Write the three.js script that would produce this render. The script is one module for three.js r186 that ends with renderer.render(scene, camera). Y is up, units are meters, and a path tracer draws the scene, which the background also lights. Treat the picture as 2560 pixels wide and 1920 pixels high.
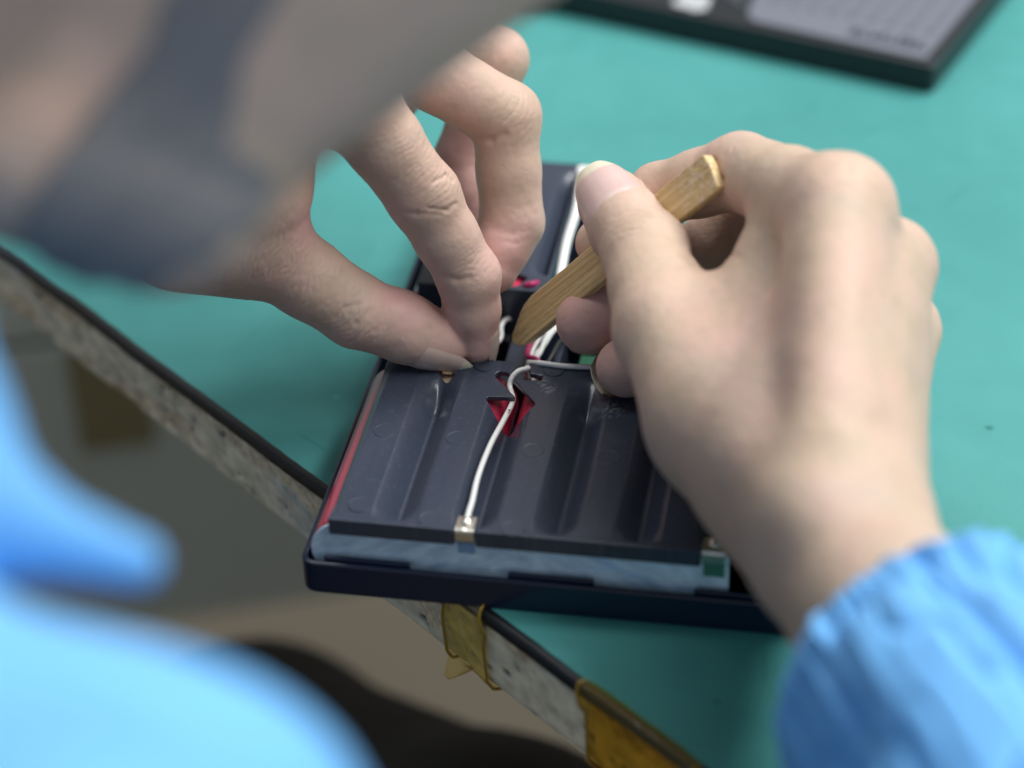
import * as THREE from 'three';
import { RectAreaLightUniformsLib } from 'three/addons/lights/RectAreaLightUniformsLib.js';
import { mergeGeometries } from 'three/addons/utils/BufferGeometryUtils.js';
import { RoundedBoxGeometry } from 'three/addons/geometries/RoundedBoxGeometry.js';

// ---------------------------------------------------------------- camera, light, exposure
const scene = new THREE.Scene();
const camera = new THREE.PerspectiveCamera(18.73, 4 / 3, 0.02, 20);
camera.position.set(0.1157, 0.3764, 0.4180);
camera.up.set(-0.0762, 0.8088, -0.5832);
camera.lookAt(0.1157 - 0.1608, 0.3764 - 0.5872, 0.4180 - 0.7933);
camera.focus = 0.597;
camera.userData.fStop = 4.9;
scene.add(camera);

const renderer = new THREE.WebGLRenderer({ antialias: true });
renderer.toneMapping = THREE.LinearToneMapping;
renderer.toneMappingExposure = 1.05;
renderer.shadowMap.enabled = true;
RectAreaLightUniformsLib.init();
scene.background = new THREE.Color().setRGB(0.31, 0.305, 0.30);   // the even light that comes back from the room

// ---------------------------------------------------------------- helpers (build in millimetres, put in the scene in metres)
const V = (a) => new THREE.Vector3(a[0], a[1], a[2]);
const lerp = (a, b, t) => a + (b - a) * t;
const clamp = (x, a = 0, b = 1) => Math.min(b, Math.max(a, x));
const sstep = (a, b, x) => { const t = clamp((x - a) / (b - a)); return t * t * (3 - 2 * t); };
function rng(seed) { let s = seed >>> 0; return () => { s = (s + 0x6D2B79F5) | 0; let t = Math.imul(s ^ (s >>> 15), 1 | s); t = (t + Math.imul(t ^ (t >>> 7), 61 | t)) ^ t; return ((t ^ (t >>> 14)) >>> 0) / 4294967296; }; }
const PERM = (() => { const r = rng(11), p = new Uint8Array(512), a = [...Array(256).keys()]; for (let i = 255; i > 0; i--) { const j = Math.floor(r() * (i + 1)); [a[i], a[j]] = [a[j], a[i]]; } for (let i = 0; i < 512; i++) p[i] = a[i & 255]; return p; })();
function h3(x, y, z) { return PERM[PERM[PERM[x & 255] + (y & 255)] + (z & 255)] / 255; }
function noise(x, y, z) {
  const X = Math.floor(x), Y = Math.floor(y), Z = Math.floor(z); let u = x - X, v = y - Y, w = z - Z;
  u = u * u * (3 - 2 * u); v = v * v * (3 - 2 * v); w = w * w * (3 - 2 * w);
  const a = lerp(lerp(h3(X, Y, Z), h3(X + 1, Y, Z), u), lerp(h3(X, Y + 1, Z), h3(X + 1, Y + 1, Z), u), v);
  const b = lerp(lerp(h3(X, Y, Z + 1), h3(X + 1, Y, Z + 1), u), lerp(h3(X, Y + 1, Z + 1), h3(X + 1, Y + 1, Z + 1), u), v);
  return lerp(a, b, w) * 2 - 1;
}
const fbm = (x, y, z, n = 4) => { let s = 0, a = 0.5; for (let i = 0; i < n; i++) { s += a * noise(x, y, z); x = x * 2.03 + 7.1; y = y * 2.03 + 3.7; z = z * 2.03 + 1.3; a *= 0.5; } return s; };

const names = {};
function numbered(n) { if (!(n in names)) { names[n] = 0; return n; } names[n]++; return n + '_' + String(names[n]).padStart(3, '0'); }
function thing(name, label, category, base, group, kind) {
  const g = new THREE.Group(); g.name = numbered(name); g.position.set(base[0] / 1000, base[1] / 1000, base[2] / 1000);
  g.userData = { label, category }; if (group) g.userData.group = group; if (kind) g.userData.kind = kind;
  g.userData.base = undefined; delete g.userData.base; g._base = base; scene.add(g); return g;
}
function part(name, geo, mat, parent, extra) {      // geo in world millimetres
  let p = parent; while (p && !p._base) p = p.parent;
  const b = p ? p._base : [0, 0, 0];
  geo.translate(-b[0], -b[1], -b[2]); geo.scale(0.001, 0.001, 0.001);
  const m = new THREE.Mesh(geo, mat); m.name = name; m.castShadow = m.receiveShadow = true;
  if (extra) Object.assign(m.userData, extra);
  (parent || scene).add(m); return m;
}
function structure(name, geo, mat) { geo.scale(0.001, 0.001, 0.001); const m = new THREE.Mesh(geo, mat); m.name = name; m.castShadow = m.receiveShadow = true; m.userData = { kind: 'structure' }; scene.add(m); return m; }
const rgb = (r, g, b) => new THREE.Color().setRGB(r, g, b);
const std = (c, roughness = 0.6, o = {}) => new THREE.MeshPhysicalMaterial({ color: rgb(...c), roughness, ...o });
function tube(points, r, closed = false, seg = 10) {
  const c = new THREE.CatmullRomCurve3(points.map(V), closed, 'centripetal');
  const g = new THREE.TubeGeometry(c, Math.max(24, points.length * 12), r, seg, closed);
  if (closed) return g;
  const caps = [0, 1].map((t) => { const s = new THREE.SphereGeometry(r, seg, 6); const p = c.getPoint(t); s.translate(p.x, p.y, p.z); return s; });
  return mergeGeometries([g, ...caps]);
}
function box(x0, x1, y0, y1, z0, z1, r = 0.3) {
  const w = x1 - x0, h = y1 - y0, d = z1 - z0;
  const g = new RoundedBoxGeometry(w, h, d, 2, Math.min(r, w / 2.01, h / 2.01, d / 2.01)); g.translate((x0 + x1) / 2, (y0 + y1) / 2, (z0 + z1) / 2); return g;
}
// prism over a polygon in x,z from y0 to y1
function prism(poly, y0, y1, bevel = 0.4, holes = []) {
  const s = new THREE.Shape(poly.map(([x, z]) => new THREE.Vector2(x, -z)));
  for (const h of holes) s.holes.push(new THREE.Path(h.map(([x, z]) => new THREE.Vector2(x, -z))));
  const g = new THREE.ExtrudeGeometry(s, { depth: y1 - y0 - 2 * bevel, bevelEnabled: bevel > 0, bevelThickness: bevel, bevelSize: bevel, bevelOffset: -bevel, bevelSegments: 2, curveSegments: 8 });
  g.rotateX(-Math.PI / 2); g.translate(0, y0 + bevel, 0); return g;
}
function roundPoly(poly, r, n = 5) {
  const out = []; const L = poly.length;
  for (let i = 0; i < L; i++) {
    const p = poly[i], a = poly[(i + L - 1) % L], b = poly[(i + 1) % L];
    const da = Math.hypot(a[0] - p[0], a[1] - p[1]), db = Math.hypot(b[0] - p[0], b[1] - p[1]), k = Math.min(r, da / 2, db / 2);
    const A = [p[0] + (a[0] - p[0]) / da * k, p[1] + (a[1] - p[1]) / da * k], B = [p[0] + (b[0] - p[0]) / db * k, p[1] + (b[1] - p[1]) / db * k];
    for (let j = 0; j <= n; j++) { const t = j / n, q = 1 - t; out.push([q * q * A[0] + 2 * q * t * p[0] + t * t * B[0], q * q * A[1] + 2 * q * t * p[1] + t * t * B[1]]); }
  }
  return out;
}
function polyDist(poly, x, z) {      // signed distance to a polygon, negative inside
  let d = 1e9, s = 1;
  for (let i = 0, j = poly.length - 1; i < poly.length; j = i++) {
    const ex = poly[j][0] - poly[i][0], ez = poly[j][1] - poly[i][1], wx = x - poly[i][0], wz = z - poly[i][1];
    const t = clamp((wx * ex + wz * ez) / (ex * ex + ez * ez || 1e-9)), bx = wx - ex * t, bz = wz - ez * t;
    d = Math.min(d, bx * bx + bz * bz);
    const c1 = z >= poly[i][1], c2 = z < poly[j][1], c3 = ex * wz > ez * wx;
    if ((c1 && c2 && c3) || (!c1 && !c2 && !c3)) s = -s;
  }
  return s * Math.sqrt(d);
}
// surface nets over a distance field
function nets(f, lo, hi, h, blockSkip = true, slack = 1.0) {
  const nx = Math.ceil((hi[0] - lo[0]) / h) + 2, ny = Math.ceil((hi[1] - lo[1]) / h) + 2, nz = Math.ceil((hi[2] - lo[2]) / h) + 2;
  const F = new Float32Array(nx * ny * nz); const B = 6;
  for (let bz = 0; bz < nz; bz += B) for (let by = 0; by < ny; by += B) for (let bx = 0; bx < nx; bx += B) {
    const ex = Math.min(bx + B, nx), ey = Math.min(by + B, ny), ez = Math.min(bz + B, nz);
    if (blockSkip) {
      const c = f(lo[0] + (bx + ex - 1) / 2 * h, lo[1] + (by + ey - 1) / 2 * h, lo[2] + (bz + ez - 1) / 2 * h);
      if (Math.abs(c) > B * h * 0.9 * slack + h) { for (let z = bz; z < ez; z++) for (let y = by; y < ey; y++) F.fill(c, (z * ny + y) * nx + bx, (z * ny + y) * nx + ex); continue; }
    }
    for (let z = bz; z < ez; z++) for (let y = by; y < ey; y++) for (let x = bx; x < ex; x++) F[(z * ny + y) * nx + x] = f(lo[0] + x * h, lo[1] + y * h, lo[2] + z * h);
  }
  const id = new Int32Array(nx * ny * nz).fill(-1), P = [], I = [];
  const off = [0, 1, nx, nx + 1, nx * ny, nx * ny + 1, nx * ny + nx, nx * ny + nx + 1];
  const E = [[0, 1], [2, 3], [4, 5], [6, 7], [0, 2], [1, 3], [4, 6], [5, 7], [0, 4], [1, 5], [2, 6], [3, 7]];
  for (let z = 0; z < nz - 1; z++) for (let y = 0; y < ny - 1; y++) for (let x = 0; x < nx - 1; x++) {
    const o = (z * ny + y) * nx + x; let m = 0;
    for (let k = 0; k < 8; k++) if (F[o + off[k]] < 0) m |= 1 << k;
    if (m === 0 || m === 255) continue;
    let sx = 0, sy = 0, sz = 0, n = 0;
    for (const [a, b] of E) if (((m >> a) & 1) !== ((m >> b) & 1)) {
      const fa = F[o + off[a]], fb = F[o + off[b]], t = fa / (fa - fb);
      sx += lerp(a & 1, b & 1, t); sy += lerp((a >> 1) & 1, (b >> 1) & 1, t); sz += lerp((a >> 2) & 1, (b >> 2) & 1, t); n++;
    }
    id[o] = P.length / 3; P.push(lo[0] + (x + sx / n) * h, lo[1] + (y + sy / n) * h, lo[2] + (z + sz / n) * h);
  }
  const quad = (a, b, c, d, flip) => { if (a < 0 || b < 0 || c < 0 || d < 0) return; if (flip) I.push(a, c, b, a, d, c); else I.push(a, b, c, a, c, d); };
  for (let z = 1; z < nz - 1; z++) for (let y = 1; y < ny - 1; y++) for (let x = 1; x < nx - 1; x++) {
    const o = (z * ny + y) * nx + x, s = F[o] < 0;
    if (s !== F[o + 1] < 0) quad(id[o - nx - nx * ny], id[o - nx * ny], id[o], id[o - nx], !s);
    if (s !== F[o + nx] < 0) quad(id[o - 1 - nx * ny], id[o - 1], id[o], id[o - nx * ny], !s);
    if (s !== F[o + nx * ny] < 0) quad(id[o - 1 - nx], id[o - nx], id[o], id[o - 1], !s);
  }
  return { P: new Float32Array(P), I };
}
function netNormals(f, P, e) {
  const N = new Float32Array(P.length);
  for (let i = 0; i < P.length; i += 3) {
    const x = P[i], y = P[i + 1], z = P[i + 2];
    let a = f(x + e, y, z) - f(x - e, y, z), b = f(x, y + e, z) - f(x, y - e, z), c = f(x, y, z + e) - f(x, y, z - e); const l = Math.hypot(a, b, c) || 1;
    N[i] = a / l; N[i + 1] = b / l; N[i + 2] = c / l;
  }
  return N;
}
function bufferGeo(P, I, N, C, UV) {
  const g = new THREE.BufferGeometry(); g.setAttribute('position', new THREE.BufferAttribute(P instanceof Float32Array ? P : new Float32Array(P), 3)); g.setIndex(I);
  if (N) g.setAttribute('normal', new THREE.BufferAttribute(N, 3)); else g.computeVertexNormals();
  if (C) g.setAttribute('color', new THREE.BufferAttribute(C instanceof Float32Array ? C : new Float32Array(C), 3));
  if (UV) g.setAttribute('uv', new THREE.BufferAttribute(new Float32Array(UV), 2));
  return g;
}
function netGeo(f, lo, hi, h, skip = true, slack = 1, e = h * 0.35) { const m = nets(f, lo, hi, h, skip, slack); return bufferGeo(m.P, m.I, netNormals(f, m.P, e)); }
// sheet of (nu x nv) points from fn(u, v) -> [x, y, z]; cfn optional colour
function sheet(fn, nu, nv, cfn, uvfn) {
  const P = [], I = [], C = [], UV = [];
  for (let j = 0; j <= nv; j++) for (let i = 0; i <= nu; i++) { const p = fn(i / nu, j / nv); P.push(...p); if (cfn) C.push(...cfn(i / nu, j / nv, p)); const q = uvfn ? uvfn(i / nu, j / nv, p) : [i / nu, j / nv]; UV.push(...q); }
  for (let j = 0; j < nv; j++) for (let i = 0; i < nu; i++) { const a = j * (nu + 1) + i; I.push(a, a + 1, a + nu + 2, a, a + nu + 2, a + nu + 1); }
  return bufferGeo(P, I, null, cfn ? C : null, UV);
}
function dataTex(w, h, fn, srgb) {
  const d = new Uint8Array(w * h * 4);
  for (let y = 0; y < h; y++) for (let x = 0; x < w; x++) { const c = fn(x / w, y / h, x, y), o = (y * w + x) * 4; d[o] = clamp(c[0]) * 255; d[o + 1] = clamp(c[1]) * 255; d[o + 2] = clamp(c[2]) * 255; d[o + 3] = 255; }
  const t = new THREE.DataTexture(d, w, h); t.magFilter = THREE.LinearFilter; t.minFilter = THREE.LinearMipmapLinearFilter; t.generateMipmaps = true; t.wrapS = t.wrapT = THREE.RepeatWrapping; if (srgb) t.colorSpace = THREE.SRGBColorSpace; t.needsUpdate = true; return t;
}
const tile = (u, v, f, s) => { // noise that repeats over the unit square
  const a = u * Math.PI * 2, b = v * Math.PI * 2; return fbm(Math.cos(a) * f + s, Math.sin(a) * f + Math.cos(b) * f * 0.93, Math.sin(b) * f - s, 4);
};

// ---------------------------------------------------------------- ceiling lamps over the bench
function ceilingLamp(x, y, z, w, d, power, turn, label) {
  const g = thing('ceiling_lamp', label, 'lamp', [x, y, z], 'ceiling lamps over the bench');
  g.rotation.y = turn;
  const mk = (n, geo, mat) => { geo.scale(0.001, 0.001, 0.001); const m = new THREE.Mesh(geo, mat); m.name = n; m.castShadow = true; g.add(m); };
  mk('housing', box(-w / 2 - 12, w / 2 + 12, 6, 50, -d / 2 - 12, d / 2 + 12, 4), std([0.7, 0.7, 0.7], 0.5));
  mk('diffuser', box(-w / 2, w / 2, 0, 5, -d / 2, d / 2, 1), new THREE.MeshStandardMaterial({ color: 0xffffff, emissive: rgb(1, 1, 1), emissiveIntensity: 1.0 }));
  const l = new THREE.RectAreaLight(rgb(0.97, 1, 1.0), power, w / 1000, d / 1000); l.name = 'ceiling_lamp_light';
  l.rotation.x = -Math.PI / 2; l.position.set(0, -0.004, 0); l.castShadow = true; g.add(l);
}
ceilingLamp(900, 1200, -150, 1200, 260, 19, 1.25, 'long white ceiling lamp over the right end of the bench, out of frame');
ceilingLamp(690, 1300, -930, 1200, 260, 19, 0.25, 'long white ceiling lamp hanging beyond the far side of the bench, out of frame');
ceilingLamp(-150, 1400, -350, 1200, 260, 7, 0.25, 'long white ceiling lamp over the far left of the bench, out of frame');

// ---------------------------------------------------------------- floor
structure('floor', (() => { const g = new THREE.PlaneGeometry(6000, 6000); g.rotateX(-Math.PI / 2); g.translate(0, -720, 0); return g; })(), std([0.17, 0.145, 0.105], 0.7));

// ---------------------------------------------------------------- bench: board, black trim, teal mat
const E0 = [-29.3, -39.1], ED = [0.7783, 0.6279], EN = [0.6279, -0.7783];   // a point of the front edge, along it, into the table
const along = (s, n, y) => [E0[0] + ED[0] * s + EN[0] * n, y, E0[1] + ED[1] * s + EN[1] * n];
{
  const table = thing('workbench', 'bench with worn chipboard front edge and black rubber edging under a teal mat', 'workbench', along(0, 300, -720));
  const prof = [];   // front profile of the board, n outwards negative, from top to underside
  for (let i = 0; i <= 34; i++) { const t = i / 34; prof.push(t < 0.82 ? [0.6, lerp(-3.9, -22.5, t / 0.82)] : [0.6 + 4 * (1 - Math.cos((t - 0.82) / 0.18 * Math.PI / 2)), -22.5 - 3.6 * Math.sin((t - 0.82) / 0.18 * Math.PI / 2)]); }
  const nu = 760, nv = prof.length - 1, S0 = -260, S1 = 330;
  const chip = (s, y) => { // chips of the pale face that lay the chipboard bare
    const e = fbm(s * 0.045, y * 0.11, 3.1, 3) * 1.4 + sstep(-13, -6, y) * (0.55 + 0.5 * noise(s * 0.02, 9, 1)) - 0.28; return sstep(0.0, 0.1, e);
  };
  const pit = (s, y) => sstep(0.5, 0.62, noise(s * 0.3, y * 0.42, 5.5) * 0.7 + noise(s * 0.75, y * 0.8, 8) * 0.5);
  const face = sheet((u, v) => {
    const [n, y] = prof[Math.round(v * nv)], s = lerp(S0, S1, u), c = chip(s, y);
    const d = c * 0.5 + c * 0.7 * Math.abs(fbm(s * 0.5, y * 0.6, 2, 3)) + pit(s, y) * 1.1 + 0.25 * fbm(s * 0.2, y * 0.3, 7, 3) + 0.12 * noise(s * 1.3, y * 1.3, 2);
    return along(s, n + d, y);
  }, nu, nv, (u, v) => {
    const y = prof[Math.round(v * nv)][1], s = lerp(S0, S1, u), c = chip(s, y), p = pit(s, y), k = 1 + 0.5 * fbm(s * 0.3, y * 0.35, 4, 4), m = fbm(s * 0.9, y * 1.1, 14, 3), gr = sstep(-0.45, 0.0, fbm(s * 0.022, y * 0.05, 12, 3));
    const paint = [lerp(0.58, 0.80, gr) * k, lerp(0.57, 0.71, gr) * k, lerp(0.51, 0.52, gr) * k], wood = [0.74 * (k + m * 0.5), 0.60 * (k + m * 0.6), 0.41 * (k + m * 0.7)];
    return [0, 1, 2].map((i) => lerp(lerp(paint[i], wood[i], c), 0.03, p * 0.85));
  });
  part('board_front', face, new THREE.MeshPhysicalMaterial({ vertexColors: true, roughness: 0.75, side: THREE.DoubleSide }), table);
  const core = new THREE.BufferGeometry();
  const q = []; for (const [s, n, y] of [[S0, 3, -3.9], [S1, 3, -3.9], [S1, 760, -3.9], [S0, 760, -3.9], [S0, 4.5, -26], [S1, 4.5, -26], [S1, 760, -26], [S0, 760, -26]]) q.push(...along(s, n, y));
  core.setAttribute('position', new THREE.BufferAttribute(new Float32Array(q), 3)); core.setIndex([0, 1, 2, 0, 2, 3, 4, 6, 5, 4, 7, 6, 0, 5, 1, 0, 4, 5, 1, 6, 2, 1, 5, 6, 2, 7, 3, 2, 6, 7, 3, 4, 0, 3, 7, 4]); const cg = core.toNonIndexed(); cg.computeVertexNormals();
  part('board', cg, std([0.42, 0.36, 0.27], 0.8), table);
  // black rubber edging: a rounded bead that laps over the edge of the mat
  const bp = [[3, -3.7], [0.2, -3.8], [-0.6, -3.4], [-0.9, -2.5], [-0.9, -1.4], [-0.6, -0.5], [0.0, 0.05], [0.9, 0.18], [1.7, 0.1], [2.0, -0.3]];
  const bead = sheet((u, v) => { const k = v * (bp.length - 1), i = Math.min(bp.length - 2, Math.floor(k)), t = k - i, s = lerp(S0, S1, u), w = 0.22 * noise(s * 0.06, 3, 2) + 0.08 * noise(s * 0.4, v * 3, 6); return along(s, lerp(bp[i][0], bp[i + 1][0], t) + w, lerp(bp[i][1], bp[i + 1][1], t) + w * 0.4); }, 500, 18);
  part('edging', bead, new THREE.MeshPhysicalMaterial({ color: rgb(0.004, 0.0045, 0.006), roughness: 0.45, side: THREE.DoubleSide }), table);
  for (const [s, n] of [[S1 - 30, 60], [S0 + 30, 400], [S0 + 30, 700], [S1 - 30, 700]]) { const c = along(s, n, 0); part('leg', box(c[0] - 20, c[0] + 20, -720, -26.5, c[2] - 20, c[2] + 20, 2), std([0.3, 0.32, 0.33], 0.5), table); }

  const MN = 1536, scuff = new Float32Array(MN * MN), mr = rng(77);
  const dab = (x, y, r, v) => { for (let j = Math.floor(y - r); j <= y + r; j++) for (let i = Math.floor(x - r); i <= x + r; i++) if (i >= 0 && j >= 0 && i < MN && j < MN) { const q = Math.hypot(i - x, j - y) / r; if (q < 1) scuff[j * MN + i] += v * (1 - q * q); } };
  for (let k = 0; k < 260; k++) { let x = mr() * MN, y = mr() * MN, a = mr() * 6.3; const n = 8 + mr() * 60, v = (mr() - 0.45) * 0.14; for (let i = 0; i < n; i++) { dab(x, y, 0.9 + mr() * 0.5, v * Math.sin(Math.PI * i / n)); x += Math.cos(a); y += Math.sin(a); a += (mr() - 0.5) * 0.06; } }
  for (let k = 0; k < 420; k++) dab(mr() * MN, mr() * MN, 0.8 + mr() * 2.2, (mr() - 0.62) * 0.32);
  const matTex = dataTex(MN, MN, (u, v, x, y) => { const n = fbm(u * 11, v * 11, 3, 3) * 0.055 + fbm(u * 90, v * 90, 8, 2) * 0.022 + scuff[y * MN + x]; return [0.27 + n * 0.7, 0.555 + n * 0.75, 0.545 + n * 0.75]; }, true);
  const matBump = dataTex(512, 512, (u, v, x, y) => { const n = 0.5 + tile(u, v, 60, 2) * 0.8 + (h3(x, y, 7) - 0.5) * 0.25; return [n, n, n]; });
  matBump.repeat.set(16, 16);
  const g = sheet((u, v) => along(lerp(S0, S1 + 200, u), lerp(0.9, 780, v), 0), 40, 60, null, (u, v) => [u * 0.985, v * 0.985]);
  const g2 = sheet((u, v) => along(lerp(S0, S1 + 200, u), lerp(780, 0.9, v), -2.2), 4, 4, null, (u, v) => [u, v]);
  const rim = (n) => sheet((u, v) => along(lerp(S0, S1 + 200, u), n, lerp(-2.2, 0, v)), 4, 1);
  const mat = thing('bench_mat', 'teal green rubber mat covering the workbench', 'mat', along(0, 300, 0));
  const mm = new THREE.MeshPhysicalMaterial({ map: matTex, bumpMap: matBump, bumpScale: 0.00006, roughness: 0.55, specularIntensity: 0.6, side: THREE.DoubleSide });
  part('mat_top', g, mm, mat); part('mat_underside', mergeGeometries([g2, rim(0.9), rim(780)]), std([0.01, 0.012, 0.014], 0.6, { side: THREE.DoubleSide }), mat);
}
// amber film tape folded over the bench edge
function tape(s0, s1, seed, label, tail, colour) {
  const t = thing('amber_tape', label, 'tape', along((s0 + s1) / 2, -1, -12), 'amber tape strips on the bench edge');
  const pr = [[2.4, 0.5], [1.6, 0.8], [0.6, 0.9], [-0.6, 0.6], [-1.4, -1.0], [-1.5, -3.4], [-1.1, -5.6], [0.1, -8], [-0.1, -12], [-0.1, -16], [0.0, -20], [-0.1, -23], [1.6, -26.3], [5, -27.4], [11, -27.2]];
  const g = sheet((u, v) => {
    const k = v * (pr.length - 1), i = Math.min(pr.length - 2, Math.floor(k)), f = k - i; const n0 = lerp(pr[i][0], pr[i + 1][0], f), y0 = lerp(pr[i][1], pr[i + 1][1], f);
    const e = 1.3 * noise(v * 5, seed, u > 0.5 ? 3 : 9), s = lerp(s0, s1, u) + e * Math.abs(u - 0.5) * 2 + (v - 0.5) * 3, w = 0.6 * Math.abs(fbm(s * 0.2 + seed, v * 7, 2, 3)) + 0.5 * sstep(0.6, 1, Math.abs(u - 0.5) * 2) * Math.abs(noise(v * 7, seed, 1));
    return along(s, n0 - w - (y0 < -24 ? tail * sstep(0.25, 0, u) : 0), y0 - (y0 < -24 ? w * 2 + tail * 2.2 * sstep(0.3, 0, u) : 0));
  }, 60, 90);
  part('film', g, new THREE.MeshPhysicalMaterial({ color: rgb(...colour), roughness: 0.08, transmission: 0.93, thickness: 0, ior: 1.5, side: THREE.DoubleSide }), t);
  for (const uu of [0.0, 1.0]) {   // the curled dark amber edge of the strip
    const pts = []; for (let i = 0; i <= 40; i++) { const v = i / 40, k = v * (pr.length - 1), a = Math.min(pr.length - 2, Math.floor(k)), f = k - a, e = 1.3 * noise(v * 5, seed, uu > 0.5 ? 3 : 9), s = lerp(s0, s1, uu) + e + (v - 0.5) * 3; if (v < 0.1 || v > 0.9) continue; pts.push(along(s, lerp(pr[a][0], pr[a + 1][0], f) - 0.55, lerp(pr[a][1], pr[a + 1][1], f))); }
    part('curled_edge', tube(pts, 0.42, false, 6), std([0.30, 0.19, 0.015], 0.2), t);
  }
}
tape(50.5, 66.5, 3.3, 'wrinkled amber tape on the bench edge just below the battery pack', 2.5, [0.97, 0.86, 0.48]);
tape(103, 140, 8.1, 'glossy amber tape wrapped over the bench edge at the bottom of the picture', 0, [0.93, 0.68, 0.16]);

// ---------------------------------------------------------------- drawer unit hung under the bench, far out of focus
{
  const P1 = [-274.70, -358.76], P2 = [-119.31, -417.72], l = Math.hypot(P2[0] - P1[0], P2[1] - P1[1]), e = [(P2[0] - P1[0]) / l, (P2[1] - P1[1]) / l], n = [e[1], -e[0]];
  const q = (a, b) => [P1[0] + e[0] * a + n[0] * b, P1[1] + e[1] * a + n[1] * b];
  const c = thing('drawer_unit', 'blurred grey green drawer unit hanging under the bench', 'drawer unit', [...q(l / 2, 100).slice(0, 1), -370, q(l / 2, 100)[1]]);
  part('carcass', prism([q(-60, 8), q(l, 8), q(l, 260), q(-60, 260)].reverse(), -366, -30, 1), std([0.33, 0.38, 0.36], 0.6), c);
  part('drawer_front', prism([q(-60, 0), q(l + 2, 0), q(l + 2, 7.5), q(-60, 7.5)].reverse(), -372, -205, 1.2), std([0.56, 0.63, 0.59], 0.6), c);
  part('drawer_front', prism([q(-60, 0), q(l + 2, 0), q(l + 2, 7.5), q(-60, 7.5)].reverse(), -200, -34, 1.2), std([0.56, 0.63, 0.59], 0.6), c);
  part('sticker', prism([q(32, -1.2), q(66, -1.2), q(66, -0.2), q(32, -0.2)].reverse(), -264, -207, 0.3), std([0.27, 0.24, 0.13], 0.7), c);
}

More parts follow.
